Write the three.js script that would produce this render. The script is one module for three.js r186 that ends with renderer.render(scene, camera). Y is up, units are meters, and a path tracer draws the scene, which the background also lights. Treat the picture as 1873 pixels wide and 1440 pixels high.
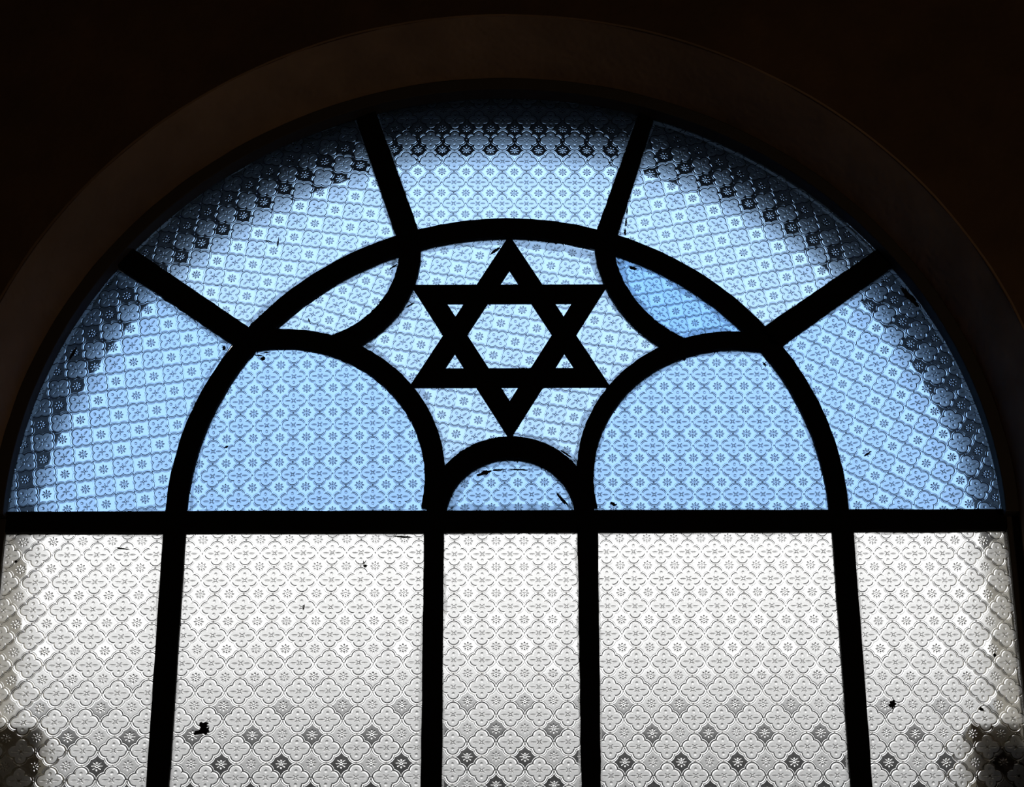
import * as THREE from 'three';
import { toCreasedNormals } from 'three/addons/utils/BufferGeometryUtils.js';

// ---------------------------------------------------------------- camera, sky, exposure
const scene = new THREE.Scene();
const FOCAL = 4496.4;                                   // pixels in the 1873 x 1440 frame
const camera = new THREE.PerspectiveCamera(2 * Math.atan(720 / FOCAL) * 180 / Math.PI, 1873 / 1440, 0.05, 200);
camera.position.set(0.0109, 1.6, 3.184);
camera.rotation.set(THREE.MathUtils.degToRad(26), 0, THREE.MathUtils.degToRad(-0.15), 'YXZ');
const renderer = new THREE.WebGLRenderer();
renderer.toneMapping = THREE.LinearToneMapping;
renderer.toneMappingExposure = 1.0;
renderer.shadowMap.enabled = true;

// an even overcast sky, a third as bright at the horizon as overhead
{
  const W = 256, H = 128, data = new Float32Array(W * H * 4);
  for (let r = 0; r < H; r++) {
    const e = ((r + 0.5) / H - 0.5) * Math.PI, s = Math.max(0, Math.sin(e)), L = e > 0 ? 2.75 * (1 + 2 * s) / 3 : 0.12;
    for (let c = 0; c < W; c++) data.set([L * 0.985, L, L * 1.01, 1], (r * W + c) * 4);
  }
  const sky = new THREE.DataTexture(data, W, H, THREE.RGBAFormat, THREE.FloatType);
  sky.mapping = THREE.EquirectangularReflectionMapping; sky.magFilter = THREE.LinearFilter; sky.needsUpdate = true;
  scene.background = sky;
}

// ---------------------------------------------------------------- helpers
const HC = 2.955;                                       // height of the centre of the window arch
let seed = 7;
const rnd = () => { seed = (seed * 1664525 + 1013904223) >>> 0; return seed / 4294967296; };
const hash = (x, y) => { const s = Math.sin(x * 127.1 + y * 311.7) * 43758.5453; return s - Math.floor(s); };
function vnoise(x, y, p = 0) {
  const ix = Math.floor(x), iy = Math.floor(y), fx = x - ix, fy = y - iy, w = (n) => p ? ((n % p) + p) % p : n;
  const u = fx * fx * (3 - 2 * fx), v = fy * fy * (3 - 2 * fy);
  const a = hash(w(ix), w(iy)), b = hash(w(ix + 1), w(iy)), c = hash(w(ix), w(iy + 1)), d = hash(w(ix + 1), w(iy + 1));
  return a + (b - a) * u + (c - a) * v + (a - b - c + d) * u * v;
}
const fbm = (x, y, p) => 0.5 * vnoise(x, y, p) + 0.25 * vnoise(2 * x, 2 * y, 2 * p) + 0.125 * vnoise(4 * x, 4 * y, 4 * p) + 0.0625 * vnoise(8 * x, 8 * y, 8 * p);
const smooth = (a, b, x) => { const t = Math.min(1, Math.max(0, (x - a) / (b - a))); return t * t * (3 - 2 * t); };
function dataTex(N, fn, srgb) {
  const d = new (srgb ? Uint8Array : Float32Array)(N * N * 4);
  for (let y = 0; y < N; y++) for (let x = 0; x < N; x++) {
    const v = fn((x + 0.5) / N, (y + 0.5) / N), c = Array.isArray(v) ? v : [v, v, v];
    for (let k = 0; k < 3; k++) d[(y * N + x) * 4 + k] = srgb ? Math.round(255 * Math.min(1, Math.max(0, c[k]))) : c[k];
    d[(y * N + x) * 4 + 3] = srgb ? 255 : 1;
  }
  const t = new THREE.DataTexture(d, N, N, THREE.RGBAFormat, srgb ? THREE.UnsignedByteType : THREE.FloatType);
  t.wrapS = t.wrapT = THREE.RepeatWrapping; t.magFilter = THREE.LinearFilter; t.needsUpdate = true;
  if (srgb) t.colorSpace = THREE.SRGBColorSpace;
  return t;
}
function part(name, geometry, material, parent, label) {
  const m = new THREE.Mesh(geometry, material);
  m.name = name; m.castShadow = m.receiveShadow = true;
  if (label) m.userData.label = label;
  parent.add(m);
  return m;
}
function structure(name, label, category) {
  const g = new THREE.Group(); g.name = name; scene.add(g);
  g.userData = { label, category, kind: 'structure' };
  return g;
}
function metricUv(g) {                                  // uv in metres, by the main direction of each face
  const p = g.attributes.position, n = g.attributes.normal, uv = new Float32Array(p.count * 2);
  for (let i = 0; i < p.count; i++) {
    const ax = Math.abs(n.getX(i)), ay = Math.abs(n.getY(i)), az = Math.abs(n.getZ(i));
    const [a, b] = az >= ax && az >= ay ? [p.getX(i), p.getY(i)] : ax >= ay ? [p.getZ(i), p.getY(i)] : [p.getX(i), p.getZ(i)];
    uv[2 * i] = a; uv[2 * i + 1] = b;
  }
  g.setAttribute('uv', new THREE.BufferAttribute(uv, 2));
  return g;
}
const box = (x0, x1, y0, y1, z0, z1) => metricUv(new THREE.BoxGeometry(x1 - x0, y1 - y0, z1 - z0).translate((x0 + x1) / 2, (y0 + y1) / 2, (z0 + z1) / 2));
const V = (x, y) => new THREE.Vector2(x, y);
const arcPts = (c, r, a0, a1, n) => Array.from({ length: n + 1 }, (_, i) => { const a = (a0 + (a1 - a0) * i / n) * Math.PI / 180; return V(c[0] + r * Math.cos(a), c[1] + r * Math.sin(a)); });

// ---------------------------------------------------------------- materials
const plasterBump = dataTex(512, (u, v) => fbm(u * 12, v * 12, 12) * 0.8 + 0.2 * vnoise(u * 160, v * 160, 160));
const plasterTint = dataTex(512, (u, v) => { const a = fbm(u * 5, v * 5, 5), b = fbm(u * 24 + 3, v * 24, 24); const k = 0.78 + 0.3 * (a - 0.45) + 0.16 * (b - 0.45); return [k * 0.83, k * 0.72, k * 0.58]; }, true);
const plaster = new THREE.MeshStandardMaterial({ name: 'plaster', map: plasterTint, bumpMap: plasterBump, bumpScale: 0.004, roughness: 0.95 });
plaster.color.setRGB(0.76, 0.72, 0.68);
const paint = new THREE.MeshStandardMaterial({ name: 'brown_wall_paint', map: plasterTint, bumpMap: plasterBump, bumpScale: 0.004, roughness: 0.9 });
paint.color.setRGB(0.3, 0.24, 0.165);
const stuccoTint = dataTex(512, (u, v) => { const k = 0.86 + 0.16 * (fbm(u * 6, v * 6, 6) - 0.45) + 0.14 * (fbm(u * 30 + 3, v * 30, 30) - 0.45); return [k, k * 0.97, k * 0.9]; }, true);
const stucco = new THREE.MeshStandardMaterial({ name: 'stucco', map: stuccoTint, bumpMap: plasterBump, bumpScale: 0.003, roughness: 0.95 });
const ironMat = new THREE.MeshPhysicalMaterial({ name: 'blackened_iron', roughness: 0.8, metalness: 0, specularIntensity: 0.25, bumpMap: plasterBump, bumpScale: 0.001 });
ironMat.color.setRGB(0.006, 0.0055, 0.005);
const frameMat = new THREE.MeshStandardMaterial({ name: 'dark_frame_wood', roughness: 0.85, bumpMap: plasterBump, bumpScale: 0.0015 });
frameMat.color.setRGB(0.06, 0.05, 0.035);
const archShadeMat = new THREE.MeshStandardMaterial({ name: 'shade_toned_arch', roughness: 0.95, bumpMap: plasterBump, bumpScale: 0.005 }); archShadeMat.color.setRGB(0.15, 0.145, 0.14);  // soffit shade put into this darker colour; the jambs keep light stucco
const floorMat = new THREE.MeshStandardMaterial({ name: 'floor_boards', roughness: 0.7 }); floorMat.color.setRGB(0.16, 0.1, 0.06);
const yardMat = new THREE.MeshStandardMaterial({ name: 'dark_asphalt', roughness: 0.95, bumpMap: plasterBump, bumpScale: 0.004 }); yardMat.color.setRGB(0.025, 0.025, 0.025);
const darkWallMat = new THREE.MeshStandardMaterial({ name: 'dark_slate', roughness: 0.95, bumpMap: plasterBump, bumpScale: 0.01 }); darkWallMat.color.setRGB(0.06, 0.06, 0.063);
const slateMat = new THREE.MeshStandardMaterial({ name: 'grey_slate', roughness: 0.9, bumpMap: plasterBump, bumpScale: 0.02 }); slateMat.color.setRGB(0.3, 0.3, 0.305);
const stoneMat = new THREE.MeshStandardMaterial({ name: 'olive_stone', roughness: 0.95, bumpMap: plasterBump, bumpScale: 0.006 }); stoneMat.color.setRGB(0.2, 0.172, 0.115);
const dirtMat = new THREE.MeshStandardMaterial({ name: 'dirt', roughness: 1 }); dirtMat.color.setRGB(0.01, 0.008, 0.007);
const puttyMat = new THREE.MeshPhysicalMaterial({ name: 'putty_film', roughness: 0.72, transmission: 0.95, thickness: 0, side: THREE.DoubleSide }); puttyMat.color.setRGB(0.93, 0.93, 0.93);

// pressed relief of the glass: quatrefoils on a square net, an eight-petalled flower in each gap; one tile is two by two
const dome = (x, y, a, b) => { const q = 1 - (x * x) / (a * a) - (y * y) / (b * b); return q > 0 ? Math.pow(q, 1.3) : 0; };
function foil(x, y) { return Math.min(Math.hypot(x - 0.222, y), Math.hypot(x + 0.222, y), Math.hypot(x, y - 0.222), Math.hypot(x, y + 0.222)) - 0.215; }
function relief(u, v) {
  const x = u * 2, y = v * 2, qx = x - Math.round(x), qy = y - Math.round(y), d = foil(qx, qy);
  let h = 0.55 * Math.exp(-((d / 0.031) ** 2)) + 0.24 * Math.exp(-(((d - 0.066) / 0.016) ** 2));
  h += 0.10 * smooth(-0.03, -0.09, d);
  h = Math.max(h, h * 0.3 + 0.10 + 0.55 * (dome(qx, Math.abs(qy) - 0.235, 0.06, 0.068) + dome(Math.abs(qx) - 0.21, qy, 0.12, 0.034)) * (d < -0.02));
  const diag = [Math.abs(qx), Math.abs(qy)], dx = (diag[0] + diag[1]) / Math.SQRT2, dy = (diag[0] - diag[1]) / Math.SQRT2;
  h += 0.42 * dome(dx - 0.085, dy, 0.055, 0.032) + 0.25 * Math.exp(-(((Math.hypot(qx, qy) - 0.028) / 0.012) ** 2));
  const fx = x - Math.floor(x) - 0.5, fy = y - Math.floor(y) - 0.5, r = Math.hypot(fx, fy);
  if (r < 0.24) {
    const a = Math.atan2(fy, fx), s = Math.PI / 4, b = a - Math.round(a / s) * s;
    h += 0.5 * dome(r * Math.cos(b) - 0.125, r * Math.sin(b), 0.062, 0.034) + 0.28 * Math.exp(-(((r - 0.04) / 0.016) ** 2));
  }
  const jx = x - Math.round(x - 0.5) - 0.5, jy = y - Math.round(y - 0.5) - 0.5;
  h += 0.4 * (dome(jx, qy, 0.034, 0.034) + dome(qx, jy, 0.034, 0.034));
  return h;
}
const reliefMap = dataTex(1024, relief);
const grain = (inside, gap, clear) => dataTex(512, (u, v) => { // grained ground inside the quatrefoils; in the clear sheets every second gap is half grained
  const x = u * 2, y = v * 2, d = foil(x - Math.round(x), y - Math.round(y));
  const grained = (Math.floor(x) + Math.floor(y)) % 2 === 0 ? gap : clear;
  return inside * smooth(-0.025, -0.045, d) + grained * smooth(0.05, 0.07, d) + 0.04;
});
const roughBlue = grain(0.46, 0.03, 0.03), roughClear = grain(0.5, 0.34, 0.08);
const CLEAR_UV = [0.75 + 0.1, 0.25 + 0.1];
function glass(name, r, g, b, roughMap = roughBlue) {
  const m = new THREE.MeshPhysicalMaterial({ name, roughness: 1, roughnessMap: roughMap, metalness: 0, transmission: 1, thickness: 0.004, ior: 1.5, bumpMap: reliefMap, bumpScale: roughMap === roughBlue ? 0.002 : 0.0017, attenuationDistance: 0.0043 });
  m.color.setRGB(1, 1, 1); m.attenuationColor.setRGB(r, g, b);
  return m;
}
const glassBlue = glass('blue_glass', 0.285, 0.505, 0.87);
const glassPale = glass('pale_blue_glass', 0.355, 0.565, 0.88);
const glassDeep = glass('deeper_blue_glass', 0.2, 0.44, 0.88);
const glassClear = glass('clear_glass', 0.97, 0.958, 0.94, roughClear);

// ---------------------------------------------------------------- room shell and outside
const ROOM = { x: 3.2, top: 5.6, back: 7.0 };
const archShape = (R, bottom, arch) => { const s = new THREE.Shape(); s.moveTo(-R, bottom); s.lineTo(R, bottom); s.lineTo(R, HC); s.absarc(0, HC, arch, 0, Math.PI, false); s.lineTo(-R, HC); s.lineTo(-R, bottom); return s; };
const SILL = HC - 1.2;
function slabWithArch(R, bottom, z0, z1, arch = R) {
  const s = new THREE.Shape([V(-ROOM.x, 0), V(ROOM.x, 0), V(ROOM.x, ROOM.top), V(-ROOM.x, ROOM.top)]);
  s.holes.push(archShape(R, bottom, arch));
  return metricUv(new THREE.ExtrudeGeometry(s, { depth: z1 - z0, bevelEnabled: false, curveSegments: 72 }).translate(0, 0, z0));
}
const wallFront = structure('wall_front', 'dark plastered wall around the arched window', 'wall');
part('outer_leaf', slabWithArch(0.7015, SILL, -0.17, -0.0125, 0.78), stucco, wallFront);
{
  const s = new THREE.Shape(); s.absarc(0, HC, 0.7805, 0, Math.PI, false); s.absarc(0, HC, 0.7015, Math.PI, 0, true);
  part('outer_arch_shade', metricUv(new THREE.ExtrudeGeometry(s, { depth: 0.1575, bevelEnabled: false, curveSegments: 96 }).translate(0, 0, -0.17)), archShadeMat, wallFront);  // added half ring that carries the painted shade of the arch soffit
}
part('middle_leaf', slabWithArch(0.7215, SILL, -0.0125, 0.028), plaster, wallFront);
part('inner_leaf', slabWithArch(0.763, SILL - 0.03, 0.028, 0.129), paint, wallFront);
// splayed plaster reveal between the frame and the face of the wall, a wedge swept round the arch
{
  const path = [];                                      // [outward x, outward y, centre x, centre y, straight]
  const N = 120;
  for (let i = 0; i <= 12; i++) path.push([1, 0, 0, SILL + (HC - SILL) * i / 12, 1]);
  for (let i = 1; i < N; i++) { const a = Math.PI * i / N; path.push([Math.cos(a), Math.sin(a), 0, HC, 0]); }
  for (let i = 0; i <= 12; i++) path.push([-1, 0, 0, HC - (HC - SILL) * i / 12, 1]);
  const pos = [], uv = [], idx = [], steps = 8;
  let s = 0, last = null;
  path.forEach(([ox, oy, cx, cy], i) => {
    const p = [cx + 0.74 * ox, cy + 0.74 * oy];
    if (last) s += Math.hypot(p[0] - last[0], p[1] - last[1]);
    last = p;
    for (let j = 0; j <= steps; j++) {
      const t = j / steps, round = 0.0015 * Math.pow(t, 6);
      const R = 0.7195 + 0.0425 * t + round + 0.0018 * (fbm(s * 6, t * 1.5) - 0.45) + 0.0012 * (vnoise(s * 30, t * 3) - 0.5), z = 0.028 + 0.1012 * t;
      pos.push(cx + R * ox, cy + R * oy, z); uv.push(s, t * 0.11);
    }
    pos.push(cx + 0.775 * ox, cy + 0.775 * oy, 0.1285, cx + 0.775 * ox, cy + 0.775 * oy, 0.0285); uv.push(s, 0.13, s, 0.2);
  });
  const w = steps + 3;
  for (let i = 0; i + 1 < path.length; i++) for (let j = 0; j < w; j++) {
    const a = i * w + j, b = i * w + (j + 1) % w, c = a + w, d = b + w;
    idx.push(a, b, c, b, d, c);
  }
  const g = new THREE.BufferGeometry();
  g.setAttribute('position', new THREE.Float32BufferAttribute(pos, 3)); g.setAttribute('uv', new THREE.Float32BufferAttribute(uv, 2)); g.setIndex(idx);
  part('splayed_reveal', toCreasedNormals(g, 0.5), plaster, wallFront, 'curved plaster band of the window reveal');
}
part('sill', box(-0.76, 0.76, SILL - 0.04, SILL, -0.17, 0.15), plaster, wallFront);
const slab = (name, label, geometry, material) => { const m = part(name, geometry, material, scene); m.userData = { label, category: name.startsWith('wall') ? 'wall' : name, kind: 'structure' }; return m; };
slab('floor', 'wooden floor of the dark hall', box(-ROOM.x, ROOM.x, -0.2, 0, -0.15, ROOM.back + 0.2), floorMat);
slab('ceiling', 'plain ceiling of the dark hall', box(-ROOM.x - 0.2, ROOM.x + 0.2, ROOM.top, ROOM.top + 0.2, -0.15, ROOM.back + 0.2), paint);
slab('wall_left', 'plain side wall left of the window', box(-ROOM.x - 0.2, -ROOM.x, 0, ROOM.top, -0.15, ROOM.back + 0.2), paint);
slab('wall_right', 'plain side wall right of the window', box(ROOM.x, ROOM.x + 0.2, 0, ROOM.top, -0.15, ROOM.back + 0.2), paint);
slab('wall_back', 'plain wall facing the window', box(-ROOM.x, ROOM.x, 0, ROOM.top, ROOM.back, ROOM.back + 0.2), paint);
const yard = slab('floor_courtyard', 'dark ground of the yard outside the window', box(-14, 14, -0.3, -0.02, -14, -0.18), yardMat); yard.userData.category = 'ground';
slab('wall_courtyard', 'dark wall across the yard, seen through the lowest clear panes', box(-14, 14, -0.02, 5.3, -8.4, -8), darkWallMat);
{
  const s = new THREE.Shape([V(7.75, 5.33), V(9.0, 5.95), V(10.3, 5.33), V(10.3, 5.19), V(7.75, 5.19)]);
  const roof = slab('roof_courtyard', 'slate roof of the building across the yard', metricUv(new THREE.ExtrudeGeometry(s, { depth: 28, bevelEnabled: false }).rotateY(Math.PI / 2).translate(-14, 0, 0)), slateMat);
  roof.userData.category = 'roof';
}
// projecting stone at both outer jambs
for (const [sx, n, label] of [[-1, 1, 'olive stone block outside the leftmost clear pane'], [1, 2, 'olive stone block outside the rightmost clear pane']]) {
  const x0 = sx < 0 ? -0.735 : 0.636, t = part('trim_' + n, box(x0, x0 + (sx < 0 ? 0.103 : 0.099), HC - 0.39, HC - 0.29, -0.11, -0.03), stoneMat, scene);
  t.userData = { label, category: 'stone', kind: 'structure' };
}

{
  const t = part('iron_plate', box(0.657, 0.7, HC - 0.47, HC - 0.329, -0.028, -0.014), ironMat, scene);
  t.userData = { label: 'black iron plate outside the lower right corner of the rightmost clear pane', category: 'plate' };
}

// ---------------------------------------------------------------- the window
const rotNoise = (s, k) => 0.0009 * (vnoise(s * 90, k) - 0.5) + 0.0006 * (vnoise(s * 260, k + 9) - 0.5);
let barCount = 0;
function solidPoly(points, z0, z1, bevel = 0.0012) {
  const s = new THREE.Shape(points.map((p) => V(p.x, p.y + HC)));
  const g = new THREE.ExtrudeGeometry(s, { depth: z1 - z0 - 2 * bevel, bevelEnabled: bevel > 0, bevelThickness: bevel, bevelSize: bevel, bevelOffset: -bevel, bevelSegments: 2, curveSegments: 24 });
  return metricUv(g.translate(0, 0, z0 + bevel));
}
function bar(name, points, parent, material = ironMat, label) {
  const k = barCount++ % 9, e = k * 0.00022;
  return part(name, solidPoly(points, -0.006 - e, 0.008 + e), material, parent, label);
}
function straight(a0, a1, b1, b0) {                     // one long edge a0-a1, the other b0-b1, both slightly uneven
  const out = [], n = 40;
  for (let i = 0; i <= n; i++) { const t = i / n; out.push(V(a0[0] + (a1[0] - a0[0]) * t + rotNoise(t, barCount), a0[1] + (a1[1] - a0[1]) * t + rotNoise(t, barCount + 3))); }
  for (let i = n; i >= 0; i--) { const t = i / n; out.push(V(b0[0] + (b1[0] - b0[0]) * t + rotNoise(t, barCount + 5), b0[1] + (b1[1] - b0[1]) * t + rotNoise(t, barCount + 7))); }
  return out;
}
function curved(c0, r0, c1, r1, a0, a1) {               // between an outer and an inner arc
  const n = Math.ceil(Math.abs(a1 - a0) * 0.9), out = [];
  const ring = (c, r, k) => Array.from({ length: n + 1 }, (_, i) => { const a = (a0 + (a1 - a0) * i / n) * Math.PI / 180, q = r + rotNoise(i / n, k); return V(c[0] + q * Math.cos(a), c[1] + q * Math.sin(a)); });
  out.push(...ring(c0, r0, barCount), ...ring(c1, r1, barCount + 4).reverse());
  return out;
}
const lunette = structure('window_1', 'semicircular window top of pale blue patterned glass with a black six-pointed star', 'window');
const lower = structure('window_2', 'lower part of the window with clear patterned glass between four black upright bars', 'window');

// frame
{
  const s = new THREE.Shape(); s.absarc(0, HC, 0.7205, 0, Math.PI, false); s.absarc(0, HC, 0.7, Math.PI, 0, true);
  part('arch_frame', metricUv(new THREE.ExtrudeGeometry(s, { depth: 0.046, bevelEnabled: true, bevelSize: 0.0015, bevelThickness: 0.0015, bevelOffset: -0.0015, bevelSegments: 2, curveSegments: 120 }).translate(0, 0, -0.02)), frameMat, lunette);
}
bar('transom', straight([-0.7005, 0.012], [0.7025, 0.012], [0.7025, -0.0195], [-0.7005, -0.0195]), lunette, ironMat, 'long black horizontal bar under the blue panes');
// tracery
bar('arched_bar', curved([0.0036, 0.0045], 0.4805, [0.0046, 0.0016], 0.4515, 0.5, 179.5), lunette, ironMat, 'wide black arch inside the lunette');
bar('domed_bar', curved([-0.3195, 0.0645], 0.2355, [-0.3217, 0.0622], 0.2086, -12, 104), lunette);
bar('domed_bar', curved([0.3290, 0.0675], 0.2265, [0.3325, 0.0605], 0.2064, 192, 76), lunette);
bar('small_arched_bar', curved([0.0085, 0.0082], 0.1181, [0.0086, 0.0026], 0.0902, 1, 179), lunette);
bar('curved_bar', curved([-0.3035, 0.428], 0.18, [-0.3035, 0.428], 0.1478, 9, -71), lunette);
bar('curved_bar', curved([0.3505, 0.45], 0.2172, [0.3505, 0.45], 0.1890, 180, 246), lunette);
bar('radial_bar', straight([-0.5735, 0.4085], [-0.392, 0.2755], [-0.369, 0.3], [-0.5575, 0.4405]), lunette);
bar('radial_bar', straight([-0.2245, 0.6595], [-0.1592, 0.452], [-0.1240, 0.455], [-0.1960, 0.6742]), lunette);
bar('radial_bar', straight([0.2060, 0.6730], [0.1335, 0.453], [0.1640, 0.443], [0.2270, 0.6582]), lunette);
bar('radial_bar', straight([0.5590, 0.4360], [0.3690, 0.2950], [0.3920, 0.2640], [0.5735, 0.4042]), lunette);

// six-pointed star: two interlaced triangles laid on the glass
const star = new THREE.Group(); star.name = 'six_pointed_star'; star.userData.label = 'black six-pointed star of two interlaced triangles'; lunette.add(star);
for (const up of [1, -1]) {
  const R = 0.1672, r = R - 2 * 0.0296, tri = (q) => [90, 210, 330].map((a) => V(0.0076 + q * Math.cos(a * Math.PI / 180), HC + 0.2885 + up * q * Math.sin(a * Math.PI / 180)));
  const s = new THREE.Shape(tri(R)); s.holes.push(new THREE.Path(tri(r)));
  const z0 = up > 0 ? 0.0024 : 0.0027, z1 = up > 0 ? 0.0095 : 0.0089, b = 0.001;
  part('triangle', metricUv(new THREE.ExtrudeGeometry(s, { depth: z1 - z0 - 2 * b, bevelEnabled: true, bevelSize: b, bevelThickness: b, bevelOffset: -b, bevelSegments: 2 }).translate(0, 0, z0 + b)), ironMat, star);
}
// lower uprights
const BOT = -1.13;
for (const [l0, r0, l1, r1] of [[-0.4780, -0.4462, -0.4795, -0.4500], [-0.1127, -0.0850, -0.1122, -0.0832], [0.1022, 0.1308, 0.1019, 0.1262], [0.4583, 0.4885, 0.4636, 0.4919]]) {
  const k = (BOT + 0.02) / -0.387 * 0.25;               // the bars lean a little
  bar('upright_bar', straight([l0, -0.012], [l0 + (l1 - l0) * (1 + k), BOT - 0.02], [r0 + (r1 - r0) * (1 + k), BOT - 0.02], [r0, -0.012]), lower);
}
bar('frame_post', straight([-0.7205, 0.0], [-0.7205, BOT - 0.065], [-0.6995, BOT - 0.065], [-0.6995, 0.0]), lower, frameMat);
bar('frame_post', straight([0.7035, 0.0], [0.7035, BOT - 0.065], [0.7205, BOT - 0.065], [0.7205, 0.0]), lower, frameMat);
bar('bottom_rail', straight([-0.7005, BOT + 0.01], [0.7045, BOT + 0.01], [0.7045, BOT - 0.065], [-0.7005, BOT - 0.065]), lower, frameMat);

// panes: corners of the opening, each with the centre of the arc that leads to the next corner (none: a straight edge)
const O = [0, 0], A1 = [0.0036, 0.0045], A0 = [0.0046, 0.0016], DL0 = [-0.3217, 0.0622], DL1 = [-0.3195, 0.0645], DR0 = [0.3325, 0.0605], DR1 = [0.329, 0.0675], SL = [-0.3035, 0.428], SR = [0.3505, 0.45], L0 = [0.0086, 0.0026], L1 = [0.0085, 0.0082];
function outline(corners) {
  const out = [];
  corners.forEach(([x, y, c], i) => {
    const [x1, y1] = corners[(i + 1) % corners.length], len = Math.hypot(x1 - x, y1 - y);
    const n = Math.max(2, Math.ceil(len / 0.006));
    if (!c) { for (let k = 0; k < n; k++) out.push(V(x + (x1 - x) * k / n, y + (y1 - y) * k / n)); return; }
    const a0 = Math.atan2(y - c[1], x - c[0]), r0 = Math.hypot(x - c[0], y - c[1]), r1 = Math.hypot(x1 - c[0], y1 - c[1]);
    let da = Math.atan2(y1 - c[1], x1 - c[0]) - a0; da -= Math.round(da / (2 * Math.PI)) * 2 * Math.PI;
    const m = Math.max(n, Math.ceil(Math.abs(da) * Math.max(r0, r1) / 0.006));
    for (let k = 0; k < m; k++) { const t = k / m, r = r0 + (r1 - r0) * t; out.push(V(c[0] + r * Math.cos(a0 + da * t), c[1] + r * Math.sin(a0 + da * t))); }
  });
  if (THREE.ShapeUtils.isClockWise(out)) out.reverse();
  return out;
}
function offset(pts, dist) {                            // outward for a positive distance
  const n = pts.length;
  return pts.map((p, i) => {
    const a = pts[(i + n - 1) % n], b = pts[(i + 1) % n];
    const n1 = V(p.y - a.y, a.x - p.x).normalize(), n2 = V(b.y - p.y, p.x - b.x).normalize(), m = n1.clone().add(n2);
    const k = Math.min(2, 2 / Math.max(0.3, m.lengthSq())), d = typeof dist === 'function' ? dist(i) : dist;
    return V(p.x + m.x * k * d, p.y + m.y * k * d);
  });
}
function pane(corners, material, [px, py], turn, pitchX, pitchY, parent, label, film = 0.003) {
  const open = outline(corners), s = new THREE.Shape(offset(open, 0.006).map((p) => V(p.x, p.y + HC)));
  const g = new THREE.ExtrudeGeometry(s, { depth: 0.004, bevelEnabled: false }).translate(0, 0, -0.002);
  const p = g.attributes.position, nn = g.attributes.normal, uv = g.attributes.uv, c = Math.cos(turn * Math.PI / 180), w = Math.sin(turn * Math.PI / 180);
  for (let i = 0; i < p.count; i++) {
    if (nn.getZ(i) > -0.5) { uv.setXY(i, ...CLEAR_UV); continue; }   // only the outer face is pressed
    const x = p.getX(i) - px, y = p.getY(i) - HC - py;
    uv.setXY(i, (c * x + w * y) / pitchX / 2, (-w * x + c * y) / pitchY / 2);
  }
  const m = part('glass_pane', g, material, parent, label);
  if (film > 0) {                                       // irregular edge of old putty left on the outer face
    const k = rnd() * 100, n = open.length, outer = offset(open, 0.003), inner = offset(open, (i) => -film * (0.15 + 1.7 * Math.max(0, vnoise(i * 0.16, k) - 0.15) * (0.55 + 0.9 * vnoise(i * 0.7, k + 5))));
    const pos = [], idx = [];
    for (let i = 0; i < n; i++) { pos.push(outer[i].x, outer[i].y + HC, -0.0026, inner[i].x, inner[i].y + HC, -0.0026); const j = (i + 1) % n; idx.push(2 * i, 2 * i + 1, 2 * j, 2 * i + 1, 2 * j + 1, 2 * j); }
    const q = new THREE.BufferGeometry(); q.setAttribute('position', new THREE.Float32BufferAttribute(pos, 3)); q.setIndex(idx); q.computeVertexNormals();
    part('putty_edge', q, puttyMat, m);
  }
  return m;
}
const PT = 0.0378;
const paneRing1 = pane([[-0.695, 0.0116, O], [-0.5752, 0.3981], [-0.4016, 0.2806, A1], [-0.4727, 0.0143]], glassBlue, [-0.5345, 0.2236], 53, 0.0388, 0.0388, lunette, 'lowest blue pane of the outer ring, left');
const paneRing2 = pane([[-0.5499, 0.4313, O], [-0.2268, 0.666], [-0.1622, 0.459, A1], [-0.379, 0.3074]], glassPale, [-0.369, 0.4384], 38, PT, PT, lunette, 'blue pane of the outer ring, upper left');
const paneTop = pane([[-0.1954, 0.6757, O], [0.2051, 0.6715], [0.138, 0.4637, A1], [-0.1281, 0.4673]], glassPale, [-0.003, 0.552], -0.5, 0.0364, 0.037, lunette, 'topmost blue pane above the star');
const paneRing4 = pane([[0.228, 0.6577, O], [0.5465, 0.4271], [0.3807, 0.3043, A1], [0.1671, 0.4543]], glassPale, [0.3186, 0.4766], -33.8, 0.0374, 0.0374, lunette, 'blue pane of the outer ring, upper right');
const paneRing5 = pane([[0.5736, 0.3965, O], [0.6996, 0.0109], [0.4859, 0.0141, A1], [0.4027, 0.2728]], glassBlue, [0.5578, 0.1718], 14.5, 0.0383, 0.0374, lunette, 'lowest blue pane of the outer ring, right');
const paneLeafL = pane([[-0.155, 0.4237, SL], [-0.2531, 0.29, DL1], [-0.3412, 0.3019, A0]], glassPale, [-0.2471, 0.3434], 24.7, 0.0373, 0.0373, lunette, 'leaf-shaped pale blue pane left of the star', 0.007);
const paneLeafR = pane([[0.1654, 0.4199, A0], [0.3472, 0.2954, DR1], [0.2576, 0.2867, SR]], glassDeep, [0.2749, 0.3358], -35.4, 0.0338, 0.0338, lunette, 'leaf-shaped pane of deeper blue right of the star', 0.007);
const paneDomeL = pane([[-0.3652, 0.2662, DL0], [-0.1155, 0.0141], [-0.4411, 0.0133, A0]], glassBlue, [-0.3027, 0.1488], 1.4, 0.0379, 0.0387, lunette, 'dome-shaped blue pane left of the small half-round pane');
const paneDomeR = pane([[0.3756, 0.2596, A0], [0.4573, 0.0133], [0.1294, 0.0151, DR0]], glassBlue, [0.2883, 0.1145], 0, 0.0385, 0.0379, lunette, 'dome-shaped blue pane right of the small half-round pane');
const paneLun = pane([[0.0971, 0.0145, L0], [-0.0808, 0.0145]], glassBlue, [0.0003, 0.0385], 1, PT, PT, lunette, 'small half-round blue pane under the star', 0.009);
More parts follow.
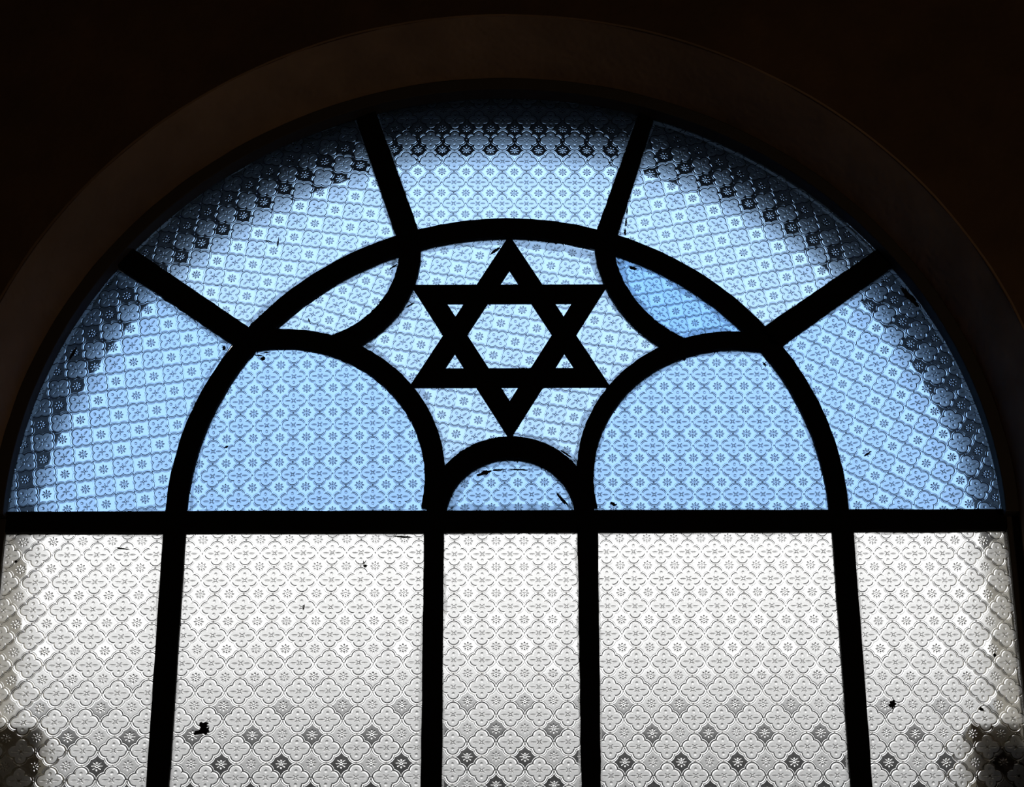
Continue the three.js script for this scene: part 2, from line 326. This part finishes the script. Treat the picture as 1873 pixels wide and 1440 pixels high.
const paneStar = pane([[-0.1244, 0.4347, A0], [0.1342, 0.4274, SR], [0.2229, 0.2725, DR1], [0.1011, 0.0836, L1], [-0.0853, 0.0833, DL1], [-0.2097, 0.2746, SL]], glassPale, [-0.0106, 0.2865], 34.5, 0.0385, 0.0370, lunette, 'many-sided pale blue pane behind the star', 0.007);
const rect = (x0, x1) => [[x0, -0.0195], [x1, -0.0195], [x1, BOT + 0.01], [x0, BOT + 0.01]];
const clear1 = pane(rect(-0.6995, -0.4785), glassClear, [-0.6111, -0.1329], 0.3, 0.0415, 0.0407, lower, 'leftmost clear patterned pane');
const clear2 = pane(rect(-0.4475, -0.1125), glassClear, [-0.3215, -0.09], 0.2, 0.0403, 0.0406, lower, 'second clear patterned pane from the left, with a black clump of dirt');
const clear3 = pane(rect(-0.0845, 0.1022), glassClear, [0.0076, -0.1689], 0, 0.0389, 0.0391, lower, 'narrow clear patterned pane in the middle');
const clear4 = pane(rect(0.1292, 0.4605), glassClear, [0.2559, -0.2108], 0, 0.0379, 0.0405, lower, 'second clear patterned pane from the right');
const clear5 = pane(rect(0.490, 0.7045), glassClear, [0.5731, -0.1729], 0, 0.0385, 0.0402, lower, 'rightmost clear patterned pane');

// dirt stuck to the glass: [pane, x, y, half length, half width, turn in degrees]
for (const [p, x, y, a, b, turn] of [
  [clear2, -0.4068, -0.3020, 0.0068, 0.0055, 60], [clear2, -0.4120, -0.3108, 0.0085, 0.0034, 10], [clear2, -0.4035, -0.3085, 0.0052, 0.0040, 70],
  [clear2, -0.1943, -0.0702, 0.0030, 0.0020, 20], [clear2, -0.1962, -0.0655, 0.0045, 0.0007, 100], [clear2, -0.2775, -0.1309, 0.0040, 0.0011, 80], [clear2, -0.1420, -0.0262, 0.0110, 0.0012, -3],
  [clear5, 0.5257, -0.2741, 0.0055, 0.0045, 80], [clear5, 0.6706, -0.2039, 0.0030, 0.0022, 100], [clear5, 0.6453, -0.2814, 0.0035, 0.0025, -20],
  [paneRing1, -0.6264, 0.2634, 0.0115, 0.0018, 68], [paneRing1, -0.4075, 0.2720, 0.0035, 0.0022, 80], [paneRing2, -0.3358, 0.4474, 0.0080, 0.0012, 85], [paneRing2, -0.3510, 0.4498, 0.0065, 0.0010, -10],
  [paneRing4, 0.1835, 0.4975, 0.0070, 0.0010, 84], [paneRing4, 0.1817, 0.4810, 0.0065, 0.0013, 84], [paneRing4, 0.1797, 0.4640, 0.0060, 0.0016, 84],
  [paneLun, -0.0285, 0.0715, 0.0095, 0.0026, 16], [paneLun, -0.0090, 0.0760, 0.0080, 0.0014, 4], [paneLun, 0.0200, 0.0765, 0.0130, 0.0009, -2], [paneLun, 0.0800, 0.0310, 0.0105, 0.0018, -58], [paneLun, 0.0845, 0.0275, 0.0090, 0.0014, -50],
  [paneDomeL, -0.3500, 0.2545, 0.0035, 0.0028, 30], [paneDomeL, -0.3560, 0.2590, 0.0070, 0.0010, -10], [paneDomeL, -0.3460, 0.2640, 0.0032, 0.0011, 0], [paneDomeL, -0.3959, 0.1132, 0.0030, 0.0016, 20],
  [paneLeafL, -0.1640, 0.4055, 0.0060, 0.0012, 35], [paneLeafL, -0.2850, 0.3153, 0.0048, 0.0009, -70], [paneLeafL, -0.1784, 0.3476, 0.0060, 0.0010, 0], [paneLeafR, 0.1895, 0.4023, 0.0060, 0.0026, -25],
  [paneStar, -0.0133, 0.4320, 0.0085, 0.0022, 40], [paneStar, 0.0875, 0.1010, 0.0100, 0.0014, -35], [paneStar, -0.1383, 0.3413, 0.0070, 0.0012, 35],
  [clear1, -0.6810, -0.0622, 0.0022, 0.0018, 0], [clear1, -0.5336, -0.0429, 0.0090, 0.0010, -8], [paneRing5, 0.5161, 0.0995, 0.0060, 0.0014, 35], [paneRing5, 0.5940, 0.3540, 0.0190, 0.0045, -58], [paneDomeR, 0.1527, 0.0234, 0.0050, 0.0022, -30], [paneDomeR, 0.3766, 0.2427, 0.0040, 0.0018, -60],
]) {
  const k = rnd() * 50, n = 22, c = Math.cos(turn * Math.PI / 180), w = Math.sin(turn * Math.PI / 180);
  const pts = Array.from({ length: n }, (_, i) => { const t = i / n * 2 * Math.PI, q = 0.65 + 0.7 * hash(i, k), u = a * q * Math.cos(t), v = b * q * Math.sin(t); return V(x + c * u - w * v, y + w * u + c * v); });
  part('dirt_fleck', solidPoly(pts, 0.0021, 0.0029, 0), dirtMat, p);
}

// ---------------------------------------------------------------- unseen lamp added to light wall and reveal, behind the camera to the right
{
  const lamp = new THREE.Group(); lamp.name = 'added_lamp'; lamp.position.set(2.6, 2.1, 4.4); scene.add(lamp);
  lamp.userData = { label: 'unseen warm globe lamp added to light the hall', category: 'lamp' };
  const glow = new THREE.MeshStandardMaterial({ name: 'added_lamp_glow', roughness: 0.4 }); glow.color.setRGB(0.9, 0.85, 0.75); glow.emissive.setRGB(1, 0.74, 0.54); glow.emissiveIntensity = 2;
  part('globe_bulb', new THREE.SphereGeometry(0.09, 32, 20), glow, lamp);
  part('cap', new THREE.LatheGeometry([V(0, 0.13), V(0.025, 0.13), V(0.05, 0.1), V(0.055, 0.075), V(0, 0.075)], 24), ironMat, lamp);
  part('cord', new THREE.CylinderGeometry(0.005, 0.005, ROOM.top - 2.1 - 0.13, 10).translate(0, 0.13 + (ROOM.top - 2.1 - 0.13) / 2, 0), ironMat, lamp);
  const light = new THREE.PointLight(new THREE.Color().setRGB(1, 0.74, 0.54), 2.3);
  light.name = 'added_lamp_light'; light.castShadow = true; light.shadow.radius = 4; lamp.add(light);
}

scene.updateMatrixWorld(true);
renderer.render(scene, camera);
